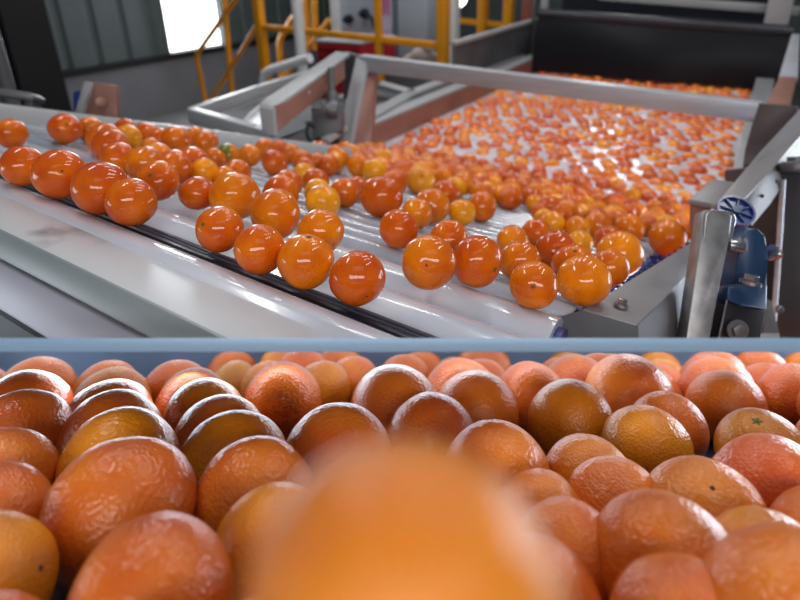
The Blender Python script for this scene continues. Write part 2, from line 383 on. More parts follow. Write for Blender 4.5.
# hanging black flap and roller at the back
FY = 3.92
g2 = thing('splash_curtain', 'black rubber curtain hanging from a roller across the far tank', 'curtain', (-.7, FY, 1.3))
a, b_ = ony(538, 17, FY), ony(792, 36, FY)
bm = B(); N_ = 40
cols = []
for i in range(N_ + 1):
    t = i / N_; x = a.x + (b_.x - a.x) * t; zt = a.z + (b_.z - a.z) * t
    cols.append([bm.verts.new((x, FY + .015 * math.sin(t * 9) * (j / 8) + .06 * (1 - j / 8) ** 2 - .06, zt + (WZ + .02 - zt) * j / 8)) for j in range(9)])
for i in range(N_):
    for j in range(8): bm.faces.new((cols[i][j], cols[i + 1][j], cols[i + 1][j + 1], cols[i][j + 1]))
bmesh.ops.solidify(bm, geom=bm.faces[:], thickness=.006)
obj('curtain_sheet', bm, BLACK, g2)
bm = B(); cyl(bm, a + Vector((0, .02, .02)), b_ + Vector((0, .02, .02)), .035, 28); obj('roller', bm, mat('dark_roller', sc(44, 46, 54), .35, .3), g2)
# frame above the curtain
g3 = thing('gantry_frame', 'pale steel gantry frame above the black curtain', 'frame', (-.7, 4.2, 1.5))
bm = B(); beam(bm, ony(600, -4, 4.2), ony(800, 11, 4.2), .06, .05, bev=.004); obj('top_beam', bm, PALE, g3)
bm = B(); q = ony(779, 10, 4.0); beam(bm, (q.x, 4.0, .95), (q.x, 4.0, 1.75), .12, .1, (0, 1, 0), .004); obj('upright', bm, PALE, g3)
bm = B(); q = ony(545, 5, 4.1); beam(bm, (q.x, 4.1, .95), (q.x, 4.1, 1.75), .05, .05, (0, 1, 0), .004); obj('upright', bm, PALE, g3)
bm = B(); q = ony(535, 5, 4.2); beam(bm, (q.x, 4.2, .95), (q.x, 4.2, 1.75), .03, .03, (0, 1, 0), .003); obj('upright', bm, STEELD, g3)
bm = B(); prism(bm, [ony(562, -6, 4.6), ony(790, -4, 4.6), ony(790, 30, 4.6), ony(562, 14, 4.6)], (0, .05, 0)); obj('hood', bm, BLACK, g3, smooth=False)
q = ony(527, 8, 4.6); bm = B(); prism(bm, [(q.x - .05, 4.6, 0), (q.x + .05, 4.6, 0), (q.x + .05, 4.7, 0), (q.x - .05, 4.7, 0)], (0, 0, 1.8), .01)
tag(obj('rust_post', bm, mat('rust_red', sc(118, 58, 48), .6)), 'rusty red post beside the gantry upright', 'post')

# ------------------------------------------------------------------ cross beam and brackets over the tank
YB_ = 1.87
g = thing('cross_beam', 'long brushed steel beam spanning the wash tank on a slanted bracket', 'beam', ony(560, 90, YB_))
a0, a1, b0, b1 = ony(358, 56, YB_), ony(385, 70.5, YB_), ony(762, 106, YB_), ony(757, 122, YB_)
bm = B(); prism(bm, [ony(358, 55.5, YB_), ony(762, 104.5, YB_), ony(757, 123, YB_), ony(362, 71.5, YB_)], (0, .05, 0), .003); obj('web', bm, STEEL, g)
bm = B(); prism(bm, [ony(336, 147, YB_ - .28), ony(349, 147, YB_ - .28), ony(366, 62, YB_), ony(356, 57, YB_)], (.0, .03, 0), .002); obj('bracket_flange', bm, PALE, g)
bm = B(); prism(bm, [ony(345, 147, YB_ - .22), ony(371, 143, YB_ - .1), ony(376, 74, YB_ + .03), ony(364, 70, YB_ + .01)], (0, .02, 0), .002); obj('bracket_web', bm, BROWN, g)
bm = B(); prism(bm, [ony(343, 52, YB_ + .06), ony(358, 56, YB_), ony(349, 96, YB_), ony(343, 100, YB_)], (0, .03, 0), .002); obj('end_plate', bm, mat('dark_steel', sc(84, 80, 84), .5, .4), g)
# right support plate
bm = B(); prism(bm, [ony(758, 104, YB_), ony(798, 107, YB_), ony(796, 150, YB_), ony(742, 172, YB_ - .1), ony(745, 150, YB_)], (0, .02, 0), .002); obj('support_plate', bm, mat('dark_plate', sc(80, 70, 72), .5, .4), g)
# left diagonal arm
g = thing('diagonal_arm', 'short folded steel arm rising from the left side rail to the bracket', 'arm', P(300, 100, 1.8))
q = [P(259, 108, 1.66), P(262, 97, 1.66), P(338, 50, 2.2), P(346, 52, 2.2)]
bm = B(); prism(bm, [P(259, 104, 1.64), P(271, 95, 1.69), P(336, 51, 2.15), P(350, 53, 2.15), P(286, 99, 1.66), P(273, 107, 1.62)], (0, 0, -.012), .002); obj('top_flange', bm, PALE, g)
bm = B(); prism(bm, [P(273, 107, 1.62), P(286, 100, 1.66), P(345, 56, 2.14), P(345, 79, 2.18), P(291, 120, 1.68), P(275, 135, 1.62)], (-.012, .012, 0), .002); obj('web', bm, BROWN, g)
bm = B(); prism(bm, [P(258.5, 106, 1.63), P(273, 109, 1.61), P(275, 136, 1.61), P(262, 133, 1.63)], (0, .012, 0), .002); obj('end_lug', bm, PALE, g)
bm = B(); bolt(bm, P(307, 92, 1.82), R @ Vector((0, 0, 1)), .008, .008); obj('bolt', bm, BOLT, g)
# tray frame left of the tank
g = thing('tray_frame', 'open rectangular steel tray frame behind the left side rail', 'frame', P(240, 110, 2.2))
def fr(pts, w, h, m=PALE, par=g, nm='edge'):
    for i in range(len(pts) - 1):
        bm = B(); beam(bm, pts[i], pts[i + 1], w, h, bev=.002); obj(nm, bm, m, par)
fr([P(192, 115, 1.95), P(258, 92, 2.35), P(352, 62, 3.0)], .035, .05)
fr([P(192, 115, 1.95), P(258, 134, 1.75), P(272, 138, 1.72)], .035, .05)
bm = B(); prism(bm, [P(205, 120, 2.02), P(270, 141, 1.84), P(330, 120, 2.3), P(262, 98, 2.45)], (0, 0, -.02)); obj('tray_plate', bm, STEELD, g, smooth=False)
bm = B(); prism(bm, [P(238, 126, 1.95), P(262, 128, 1.85), P(266, 100, 2.3), P(250, 112, 2.2)], (0, 0, -.012)); obj('inner_plate', bm, PALE, g, smooth=False)
# frame right of the bracket (beyond the tank wall)
g = thing('side_platform', 'flat pale steel platform frame beside the left tank wall', 'platform', onz(400, 90, .95))
zz = .97
fr([onz(362, 122, zz), onz(412, 94, zz), onz(378, 84, zz)], .07, .03, PALE, g)
fr([onz(412, 94, zz), onz(455, 78, zz)], .07, .03, PALE, g)
fr([onz(340, 100, zz), onz(378, 84, zz)], .06, .03, PALE, g)
bm = B(); prism(bm, [onz(330, 125, .9), onz(368, 118, .9), onz(412, 94, .9), onz(378, 84, .9), onz(320, 100, .9)], (0, 0, -.02)); obj('deck', bm, mat('deck_dark', sc(70, 72, 76), .6), g, smooth=False)
# motor with cable
g = thing('pump_motor', 'small grey pump motor with a black cable under the diagonal arm', 'motor', P(325, 150, 1.95))
d = 1.9
bm = B(); prism(bm, [P(311, 112, d), P(342, 107, d), P(342, 132, d), P(313, 140, d)], R @ Vector((0, 0, -.12)), .008); obj('housing', bm, MOTOR, g)
bm = B(); cyl(bm, P(332, 112, d + .05), P(332, 92, d + .05), .022, 20, bev=.003); cyl(bm, P(332, 94, d + .05), P(331, 68, d + .05), .012, 16); obj('shaft', bm, STEELD, g)
bm = B(); cyl(bm, P(327, 110, d), P(338, 110, d), .03, 20, bev=.004); obj('cap', bm, STEELD, g)
bm = B(); tube(bm, [P(314, 128, d - .02), P(309, 122, d - .02), P(306, 132, d - .03), P(310, 142, d - .03)], .006, 8); obj('cable', bm, DARK, g)
bm = B(); prism(bm, [P(272, 141, 1.9), P(300, 122, 2.2), P(340, 116, 2.3), P(337, 150, 1.9), P(300, 146, 1.85)], (0, 0, -.03)); obj('base_plate', bm, DARK, g, smooth=False)
bm = B(); beam(bm, P(325, 141, 1.84), P(344, 128, 2.02), .03, .02, bev=.002); obj('foot', bm, PALE, g)
# ------------------------------------------------------------------ roller conveyor
g = thing('roller_conveyor', 'inclined conveyor of white rollers carrying wet oranges out of the tank', 'conveyor', bed(0, .4, -.2))
CONV = g
pl0, pl1, pl2 = P(0, 116, 1.346), P(340, 163, 1.70), None
def uvp(p): q = Vector(p) - BS; return q.dot(RD), q.dot(VD)
ua, va = uvp(pl0); ub, vb = uvp(pl1)
def left_u(v): return ua + (ub - ua) * (v - va) / (vb - va) if v > va else ua + (v - va) * .25
def right_u(v): return .250 + .06 * v
def roller(v, r, m, u0=None, u1=None, seg=40, cap=True):
    u0 = left_u(v) + .02 if u0 is None else u0; u1 = right_u(v) if u1 is None else u1
    bm = B(); cyl(bm, bed(u0, v, -r), bed(u1, v, -r), r, seg, bev=min(.004, r * .2)); o = obj('roller', trim(bm), m, g)
    if cap:
        bm = B(); cyl(bm, bed(u1, v, -r), bed(u1 + .008, v, -r), r * .8, 20); 
        if len(trim(bm).verts): obj('end_cap', bm, BLUE, o)
roller(-.278, .027, ROLL, seg=32)
bm = B(); prism(bm, [bed(-1.3, -.252, -.006), bed(right_u(-.25), -.252, -.006), bed(right_u(-.22), -.226, -.006), bed(-1.3, -.226, -.006)], -n * .03, .002); obj('rubber_strip', trim(bm), BLACK, g)
for hh in (-.243, -.235):
    bm = B(); cyl(bm, bed(-1.3, hh, -.006), bed(right_u(hh), hh, -.006), .0016, 8); obj('drive_cord', trim(bm), mat('cord_grey', sc(60, 66, 84), .3), g)
roller(-.18, .046, ROLL); roller(-.083, .046, ROLL)
v = -.013
while v < 1.75:
    lu = left_u(v)
    if lu > right_u(v) - .1: break
    roller(v, .021, ROLLS, seg=24); v += .0455
# drip pan below rollers
bm = B(); prism(bm, [bed(-1.3, -.36, -.096), bed(right_u(-.34) + .01, -.36, -.096), bed(right_u(0), -.03, -.096), bed(left_u(0), -.03, -.096)], -n * .006); obj('drip_pan', trim(bm), NAVY, g, smooth=False)
bm = B(); prism(bm, [bed(left_u(0), -.034, -.046), bed(right_u(0), -.034, -.046), bed(right_u(1.7), 1.7, -.046), bed(left_u(1.2), 1.2, -.046)], -n * .006); obj('drip_pan', trim(bm), NAVY, g, smooth=False)
# front apron: top sheet, fold and lower panel
def bp(px, py, h): return hit(px, py, n, BS + n * h)
e0, e1 = bp(-60, 164.5, -.008), bp(420, 351, -.008)
f0, f1 = bp(-60, 200, -.012), bp(330, 388, -.012)
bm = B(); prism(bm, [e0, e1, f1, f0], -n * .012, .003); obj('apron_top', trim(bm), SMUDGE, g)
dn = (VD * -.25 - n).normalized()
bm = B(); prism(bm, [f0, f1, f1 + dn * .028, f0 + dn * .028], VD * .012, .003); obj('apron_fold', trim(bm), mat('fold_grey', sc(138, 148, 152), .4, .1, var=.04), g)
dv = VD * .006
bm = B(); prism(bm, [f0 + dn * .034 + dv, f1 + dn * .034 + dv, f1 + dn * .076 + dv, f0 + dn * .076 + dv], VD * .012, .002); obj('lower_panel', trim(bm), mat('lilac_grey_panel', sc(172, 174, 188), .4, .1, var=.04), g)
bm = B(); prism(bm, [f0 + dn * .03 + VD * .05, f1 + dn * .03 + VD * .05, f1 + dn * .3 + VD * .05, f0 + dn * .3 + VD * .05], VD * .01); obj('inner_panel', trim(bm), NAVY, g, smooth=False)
# left side rail with bolts
r0, r1 = P(-60, 96.5, 1.28), P(352, 148.5, 1.72); up = n
bm = B(); t0, t1 = r0, r1
prism(bm, [r0, r1, P(352, 166, 1.70), P(-60, 113, 1.27)], (VD * .5 - RD).normalized() * .03, .003); obj('side_rail', bm, PALE, g)
for px in (217, 237):
    bm = B(); q = P(px, 132.5 + (px - 217) * .12, 1.62 + (px - 217) * .001); bolt(bm, q - n * .012, n, .008, .02); obj('bolt', bm, PALE, g)
# blue corner piece behind the rail on the left
bm = B(); beam(bm, P(22, 133, 1.3), P(52, 137, 1.35), .03, .035, n, .004); obj('bearing_block', bm, BLUE, g)
# right side rail: folded channel
D0, D1 = .62, .98
A_ = [P(582, 309, D0), P(638, 325, .60), P(698, 266, .86), P(701, 236, D1)]
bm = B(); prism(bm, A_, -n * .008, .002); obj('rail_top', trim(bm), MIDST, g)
bm = B(); prism(bm, [P(638, 325, .60), P(698, 266, .86), P(690, 320, .80), P(684, 352, .78), P(640, 356, .585)], R @ Vector((-.006, 0, -.012)), .001); obj('rail_side', trim(bm), mat('rail_painted_shade', sc(84, 84, 88), .55, .1), g)  # side face given a darker colour in place of shade
bm = B(); prism(bm, [P(582, 310, .615), P(638, 326, .595), P(641, 352, .58), P(548, 352, .60), P(556, 318, .61)], R @ Vector((0, -.004, -.012)), .001); obj('rail_end', trim(bm), mat('end_steel', sc(78, 80, 86), .55, .1), g)  # end face darkened in its colour like the side, for shade
for px, py, d_ in ((622, 303, .64), (682, 260, .88)):
    bm = B(); bolt(bm, P(px, py, d_) - n * .004, n, .0055, .009); obj('bolt', bm, BOLT, g)
bm = B()
for i in range(16):
    t = i / 15; cyl(bm, P(612 + 86 * t, 291.5 - 54 * t, .69 + .28 * t) , P(612 + 86 * t, 291.5 - 54 * t, .69 + .28 * t) + n * .003, .003, 8)
obj('chain', bm, BLUE, g)
# block and arm at right
g = thing('slanted_beam', 'folded steel beam rising to the right from the end of the conveyor rail', 'beam', P(715, 190, 1.0))
bm = B(); prism(bm, [P(690, 200, 1.02), P(712, 203, .98), P(712, 236, .98), P(690, 231, 1.02)], R @ Vector((.03, .0, -.06)), .003); obj('end_block', bm, BROWN, g)
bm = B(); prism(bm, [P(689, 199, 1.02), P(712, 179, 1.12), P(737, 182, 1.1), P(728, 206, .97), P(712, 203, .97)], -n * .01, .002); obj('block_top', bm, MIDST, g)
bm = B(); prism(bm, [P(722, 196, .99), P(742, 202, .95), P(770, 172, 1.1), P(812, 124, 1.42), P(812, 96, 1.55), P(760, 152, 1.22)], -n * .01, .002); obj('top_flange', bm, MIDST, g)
bm = B(); prism(bm, [P(742, 203, .95), P(770, 173, 1.1), P(812, 125, 1.42), P(812, 146, 1.42), P(770, 204, 1.1), P(752, 226, .96)], R @ Vector((.0, 0, -.012)), .001); obj('web', bm, mat('web_painted_shade', sc(72, 68, 66), .6, .1), g)  # web colour darkened to stand for shade on the fold
bm = B()
for px, py, d_ in ((762, 196, 1.03), (775, 182, 1.12), (790, 162, 1.25)): cyl(bm, P(px, py, d_), P(px, py, d_ - .004), .0035, 16)
obj('rivet', bm, DARK, g)
# tank right rim leading from block
g = TANK
bm = B(); prism(bm, [onz(730, 182, .9), onz(746, 122, .9), onz(757, 122, .9), onz(748, 160, .9)], (0, 0, -.02), .002); obj('right_rim', bm, PALE, g)
bm = B(); prism(bm, [ony(766, 104, 2.4), ony(780, 76, 2.7), ony(797, 77, 2.7), ony(790, 107, 2.4)], (0, 0, -.02), .002); obj('rim_plate', bm, BROWN, g)
bm = B(); prism(bm, [ony(779, 76, 2.75), ony(798, 78, 2.75), ony(800, 34, 3.4), ony(792, 34, 3.4)], (0, 0, -.02), .002); obj('rim_extension', bm, STEEL, g)
# galvanised post
g = thing('frame_post', 'galvanised square post with rounded top beside the blue bearing', 'post', P(700, 345, .74))
d = .72
bm = B(); prism(bm, [P(705, 209, d), P(734, 212, d), P(729, 240, d), P(708, 352, d - .02), P(684, 352, d - .02)], R @ Vector((.004, -.006, -.035)), .004); obj('tube', trim(bm), GALV, g)
bm = B(); tube(bm, [P(701, 262, d - .003), P(706, 214, d - .003), P(711, 210, d - .003), P(732, 213, d - .003), P(735, 219, d - .003), P(730, 240, d - .003)], .0015, 8); obj('weld_bead', bm, BOLT, g)
# blue roller wheel
g = thing('guide_wheel', 'dark blue plastic wheel with spokes behind the post top', 'wheel', P(732, 215, .85))
c = P(734, 213, .80); ax = (P(738, 205, .82) - P(735, 222, .82)).normalized(); ax = (Vector((0, 0, .62)) + R @ Vector((-.02, 0, .55))).normalized()
bm = B(); cyl(bm, c - ax * .03, c + ax * .003, .0245, 40, bev=.002); bw = obj('tread', bm, BLUE, g)
bm = B(); bmesh.ops.create_cone(bm, cap_ends=False, segments=40, radius1=.0255, radius2=.0255, depth=.008, matrix=Matrix.Translation(c + ax * .004) @ ax.to_track_quat('Z', 'Y').to_matrix().to_4x4())
bmesh.ops.solidify(bm, geom=bm.faces[:], thickness=.003); rimo = obj('rim', bm, BLUE, g)
sx = ax.orthogonal().normalized()
for k in range(8):
    q = Quaternion(ax, k * math.pi / 4) @ sx; bm = B(); beam(bm, c + ax * .005, c + ax * .005 + q * .023, .002, .003, ax); obj('spoke', bm, BLUEP, rimo)
bm = B(); cyl(bm, c + ax * .002, c + ax * .01, .006, 20); obj('hub', bm, BLUEP, rimo)
# pillow block bearing
g = thing('bearing_unit', 'blue pillow block bearing bolted on a dark bracket right of the post', 'bearing', P(748, 290, .72))
d = .74
ax = R @ Vector((1, .02, .25)); ax.normalize()
c = P(745, 255, d)
bm = B(); prism(bm, [P(734, 300, d), P(737, 262, d), P(741, 240, d), P(748, 230, d), P(757, 228, d), P(766, 236, d), P(768, 256, d), P(766, 306, d), P(750, 310, d)], R @ Vector((.004, 0, -.04)), .003); obj('housing', bm, BLUEP, g)
bm = B(); prism(bm, [P(728, 286, d - .02), P(750, 282, d - .0), P(768, 284, d), P(767, 310, d - .01), P(742, 306, d - .03), P(727, 300, d - .03)], R @ Vector((0, -.006, -.03)), .003); obj('foot', bm, BLUEP, g)
bm = B(); cyl(bm, P(727, 245, d), P(742, 247, d), .0095, 24, bev=.001); obj('shaft', bm, BOLT, g)
bm = B(); bolt(bm, P(750, 284, d - .03), n, .0085, .012); obj('bolt', bm, BOLT, g)
bm = B(); cyl(bm, P(768, 252, d + .01), P(777, 254, d), .005, 16); cyl(bm, P(770, 252, d), P(773, 253, d), .011, 20); bolt(bm, P(775, 254, d), ax, .006, .008); obj('bolt', bm, BOLT, g)
bm = B(); prism(bm, [P(727, 302, d - .02), P(766, 311, d - .01), P(758, 352, d - .02), P(716, 352, d - .03)], R @ Vector((0, 0, -.05)), .002); obj('bracket', trim(bm), mat('bracket_dark', sc(40, 40, 44), .5, .3), g)
bm = B(); bolt(bm, P(737, 330, d - .035), R @ Vector((0, 0, 1)), .009, .008); trim(bm); obj('bolt', bm, STEELD, g)
bm = B(); tube(bm, [P(716, 352, d - .03), P(727, 300, d - .03)], .0012, 6); obj('edge_trim', trim(bm), BOLT, g)
# dark machinery behind on the right
g = thing('drive_guard', 'dark drive housing with bolted cap at the right edge', 'housing', P(790, 250, 1.2))
d = 1.15
bm = B(); prism(bm, [P(780, 165, d), P(815, 160, d), P(815, 346, d), P(776, 346, d)], R @ Vector((0, 0, -.2)), .006); obj('body', trim(bm), mat('guard_dark', sc(58, 58, 60), .5, .3), g)
bm = B(); cyl(bm, P(796, 172, d - .02), P(796, 162, d - .02), .03, 24, bev=.003); cyl(bm, P(796, 163, d - .02), P(796, 157, d - .02), .016, 20); obj('cap', bm, STEELD, g)
bm = B(); tube(bm, [P(783, 180, d - .02), P(778, 260, d - .02), P(772, 345, d - .03)], .005, 8); obj('edge_pipe', trim(bm), STEEL, g)
bm = B(); bolt(bm, P(779, 309, d - .03), R @ Vector((0, 0, 1)), .006, .008); obj('bolt', bm, BOLT, g)
g = thing('support_strut', 'slanted grey strut behind the blue bearing', 'strut', P(775, 340, .95))
bm = B(); prism(bm, [P(766, 310, .98), P(772, 300, .98), P(784, 352, .95), P(760, 352, .95)], R @ Vector((0, 0, -.02)), .002); obj('plate', trim(bm), STEELD, g)
bm = B(); prism(bm, [P(712, 238, 1.3), P(830, 210, 1.3), P(830, 346, 1.25), P(700, 346, 1.25)], R @ Vector((0, 0, -.02))); tag(obj('back_panel', trim(bm), mat('panel_black', sc(40, 40, 42), .6), smooth=False), 'dark panel behind the post and blue bearing', 'panel')
# small items at left behind the rail
g = thing('metal_bracket', 'grey trapezoid metal bracket with round boss above the left rail', 'bracket', P(95, 116, 1.5))
d = 1.48
bm = B(); prism(bm, [P(84, 81, d), P(116, 85, d), P(117, 120, d), P(78, 116, d)], R @ Vector((0, 0, -.02)), .002); obj('plate', bm, BROWN, g)
bm = B(); prism(bm, [P(75, 112, d - .01), P(84, 81, d - .01), P(90, 82, d - .02), P(81, 113, d - .02)], R @ Vector((0, 0, -.03)), .002); obj('flange', bm, PALE, g)
bm = B(); cyl(bm, P(101, 102, d), P(101, 102, d - .012), .014, 24, bev=.002); obj('boss', bm, BROWN, g)
bm = B(); prism(bm, [P(73, 92, d + .02), P(79, 90, d + .02), P(77, 112, d + .02), P(73, 110, d + .02)], R @ Vector((0, 0, -.02)), .002); obj('pad', bm, BLUE, g)
g = thing('handle_bar', 'dark grey handle bar behind the left end of the rail', 'handle', P(10, 108, 1.45))
bm = B(); prism(bm, [P(-20, 85, 1.45), P(28, 92, 1.45), P(34, 96, 1.44), P(32, 101, 1.44), P(-20, 92, 1.43)], R @ Vector((0, 0, -.05)), .003); obj('grip', bm, STEELD, g)
bm = B(); prism(bm, [P(24, 100, 1.45), P(32, 100, 1.45), P(31, 110, 1.45), P(23, 109, 1.45)], R @ Vector((0, 0, -.04)), .002); obj('leg', bm, STEELD, g)
# ------------------------------------------------------------------ oranges
def fruit_mesh(seed, squash, sub=4, neck=0.0):
    bm = B(); bmesh.ops.create_icosphere(bm, subdivisions=sub, radius=.5)
    o = Vector((seed * 3.1, seed * 1.7, seed * .9))
    for v in bm.verts:
        d = v.co.normalized(); r = .5 * (1 + .035 * noise.noise(d * 1.3 + o) + .008 * noise.noise(d * 5 + o))
        r *= 1 + neck * max(0, d.z) ** 6
        a = math.acos(max(-1, min(1, d.z)))
        r -= .022 * math.exp(-(a / .17) ** 2)                      # dimple round the stem
        r -= .006 * math.exp(-((math.pi - a) / .12) ** 2)
        r += .003 * math.cos(9 * math.atan2(d.y, d.x)) * math.exp(-((a - .3) / .2) ** 2)
        v.co = d * r; v.co.z *= squash
    me = bpy.data.meshes.new('orange'); bm.to_mesh(me); bm.free()
    for p in me.polygons: p.use_smooth = True
    return me
FM = [fruit_mesh(i + 1, q, 4, k) for i, (q, k) in enumerate([(.93, 0), (.96, .03), (.9, 0), (.98, .05), (.92, -.02), (.95, 0)])]
FW = []
for m_ in FM:
    w = m_.copy(); w.materials.append(PEELW); FW.append(w); m_.materials.append(PEEL)
FS = []
for i in range(3):
    m_ = fruit_mesh(i + 20, .94, 3); m_.materials.append(PEEL); FS.append(m_)
def calyx_mesh():
    bm = B(); cyl(bm, (0, 0, 0), (0, 0, .02), .018, 12, bev=.004)
    for k in range(5):
        a = k * 2 * math.pi / 5; d = Vector((math.cos(a), math.sin(a), 0)); s = Vector((-d.y, d.x, 0))
        pts = [d * .01 - s * .014 + Vector((0, 0, .004)), d * .045 - s * .012 + Vector((0, 0, .004)), d * .066 + Vector((0, 0, .0)), d * .045 + s * .012 + Vector((0, 0, .004)), d * .01 + s * .014 + Vector((0, 0, .004))]
        prism(bm, pts, (0, 0, .007))
    me = bpy.data.meshes.new('calyx'); bm.to_mesh(me); bm.free(); me.materials.append(CALYX)
    for p in me.polygons: p.use_smooth = True
    return me
def scar_mesh():
    bm = B(); cyl(bm, (0, 0, -.004), (0, 0, .008), .02, 14, bev=.003)
    me = bpy.data.meshes.new('stem_scar'); bm.to_mesh(me); bm.free(); me.materials.append(SCAR)
    for p in me.polygons: p.use_smooth = True
    return me
CM, SM_ = calyx_mesh(), scar_mesh()
CAMZ = R @ Vector((0, 0, 1)); CAMU = R @ Vector((0, 1, 0)); CAMX = R @ Vector((1, 0, 0))
TONE = {'r': [(.68, .10, .001), (.72, .12, .001), (.62, .085, .001)], 'o': [(.78, .17, .001), (.74, .15, .001), (.80, .19, .001)],
        'y': [(.88, .30, .004), (.87, .26, .004)], 'g': [(.22, .19, .012)], 's': [(.70, .14, .018), (.65, .12, .016), (.72, .155, .018)],
        'k': [(.78, .23, .012), (.76, .21, .01)], 'p': [(.74, .14, .03)], 'n': [(.55, .18, .015)]}
TN = {'r': 'deep red-orange', 'o': 'bright orange', 'y': 'yellow-orange', 'g': 'half-green', 's': 'salmon-orange', 'k': 'golden', 'p': 'pinkish', 'n': 'olive-brown'}
GP = PEEL.copy(); GP.name = 'half_green_peel'
_N = GP.node_tree.nodes; _L = GP.node_tree.links
_b = _N['Principled BSDF']; _src = _b.inputs['Base Color'].links[0].from_socket
_mx = _N.new('ShaderNodeMix'); _mx.data_type = 'RGBA'; _sx = _N.new('ShaderNodeSeparateXYZ'); _tc = _N.new('ShaderNodeTexCoord')
_mr = _N.new('ShaderNodeMapRange'); _mr.inputs[1].default_value = -.12; _mr.inputs[2].default_value = .22
_L.new(_tc.outputs['Object'], _sx.inputs[0]); _L.new(_sx.outputs[2], _mr.inputs[0]); _L.new(_mr.outputs[0], _mx.inputs['Factor'])
_L.new(_src, _mx.inputs['A']); _mx.inputs['B'].default_value = (.16, .17, .012, 1); _L.new(_mx.outputs['Result'], _b.inputs['Base Color'])
def put(c, D, tone, meshes, mark=None, kind='c', idx=0):
    """one fruit at centre c; mark = pixel at which its stem end is seen"""
    me = meshes[idx % len(meshes)]
    o = bpy.data.objects.new('orange', me); COL.objects.link(o); o.location = c; o.scale = (D, D, D)
    if mark:
        r = ray(*mark).normalized(); oc = EYE - Vector(c); b_ = r.dot(oc); disc = b_ * b_ - (oc.length_squared - (D / 2) ** 2)
        pole = (EYE + r * (-b_ - math.sqrt(max(0, disc))) - Vector(c)).normalized()
        o.rotation_mode = 'QUATERNION'; o.rotation_quaternion = pole.to_track_quat('Z', 'Y')
        k = bpy.data.objects.new('calyx' if kind == 'c' else 'stem_scar', CM if kind == 'c' else SM_); COL.objects.link(k); k.parent = o
        k.location = (0, 0, .452 * .94 + (.008 if kind == 'c' else .014))
        co = me.vertices; k.location.z = max(v.co.z for v in co if v.co.x ** 2 + v.co.y ** 2 < .0025) - .001
    else:
        p = (CAMZ * -random.uniform(.3, 1) + Vector((random.uniform(-1, 1), random.uniform(-1, 1), random.uniform(-.8, .8)))).normalized()
        o.rotation_mode = 'QUATERNION'; o.rotation_quaternion = p.to_track_quat('Z', 'Y')
    t = random.choice(TONE[tone]); o.color = (*t, 1)
    return o
ORD = ['zeroth', 'first', 'second', 'third', 'fourth', 'fifth', 'sixth', 'seventh', 'eighth', 'ninth', 'tenth', 'eleventh', 'twelfth', 'thirteenth', 'fourteenth', 'fifteenth', 'sixteenth', 'seventeenth', 'eighteenth', 'nineteenth', 'twentieth']
ORD += [t + '-' + o for t in ('twenty', 'thirty', 'forty') for o in ORD[1:10]]
def relax(items, nrm, it=40, lim=.35):
    orig = [i['c'].copy() for i in items]
    for _ in range(it):
        for a in range(len(items)):
            for b in range(a + 1, len(items)):
                A_, B_ = items[a], items[b]; d = B_['c'] - A_['c']; need = (A_['D'] + B_['D']) / 2 * .955
                if d.length < need:
                    q = d - nrm * d.dot(nrm)
                    if q.length < 1e-5: continue
                    m_ = q.normalized() * (need - d.length) * .3
                    A_['c'] -= m_; B_['c'] += m_
        for i, o_ in zip(items, orig):
            d = i['c'] - o_
            if d.length > lim * i['D']: i['c'] = o_ + d.normalized() * lim * i['D']
BED = """11,133,30,r;65,128,31,r;90,129,26,o;23,165,41,r;60,173,50,r;101,187,54,r;131,201,49,r;104,139,34,o;111,146,36,r;127,160,35,r;128,137,26,y;126,128,20,r;143,131,20,r;150,134,22,r;159,138,22,r;176,140,30,r;150,147,20,o;152,164,38,o;160,162,38,o;166,165,36,r;158,180,41,r;193,162,33,r;215,159,22,r;205,142,27,o;196,136,20,o;228,155,25,g;250,155,23,o;266,149,22,o;279,149,19,r;291,153,20,o;275,162,26,r;208,172,28,y;237,173,28,r;222,177,25,o;199,193,37,r;234,195,50,o;220,228,47,r;276,213,52,o;260,248,51,r;306,260,57,o;358,277,57,r;321,231,48,o;281,193,38,r;289,183,29,r;319,148,17,r;336,154,20,r;355,154,19,o;305,160,22,o;306,167,20,r;327,164,22,r;316,162,20,r;359,165,24,o;375,171,27,y;383,168,24,o;380,158,20,y;381,151,14,r;395,159,17,o;304,173,22,y;316,181,27,r;318,192,29,y;323,201,35,y;345,192,31,r;357,187,23,r;382,196,43,r;394,183,27,r;421,180,29,y;398,172,20,o;411,168,18,o;442,177,21,o;462,184,24,o;432,205,36,o;446,193,28,r;462,212,28,y;399,228,40,r;417,213,32,o;449,237,38,r;482,206,32,r;429,261,55,o;477,260,53,r;534,284,48,o;584,279,53,o;610,267,38,o;620,253,46,o;574,265,44,r;556,250,42,r;520,260,42,o;513,241,34,o;537,233,31,r;580,243,28,y;535,203,19,y;541,212,20,r;544,218,21,y;558,224,25,y;505,193,20,o;515,192,18,o;526,195,18,r;487,188,17,y;495,177,15,r;509,178,16,r;541,190,17,o;558,184,17,r;556,203,20,y;571,208,22,r;572,227,26,o;579,195,20,r;596,195,17,o;613,202,20,r;598,210,20,o;619,216,19,r;598,225,28,o;630,228,31,o;641,227,23,r;638,210,17,o;629,205,16,r;655,207,17,o;650,199,16,r;656,217,19,o;668,237,38,o;681,221,20,o;671,206,15,r;685,210,13,o;610,241,34,r;395,151,14,r;412,159,15,o;426,159,14,y;426,167,16,o;438,163,14,o;455,165,15,o;467,167,14,r;474,172,15,r;585,212,20,o;480,180,16,y;522,184,15,r;570,190,16,r"""
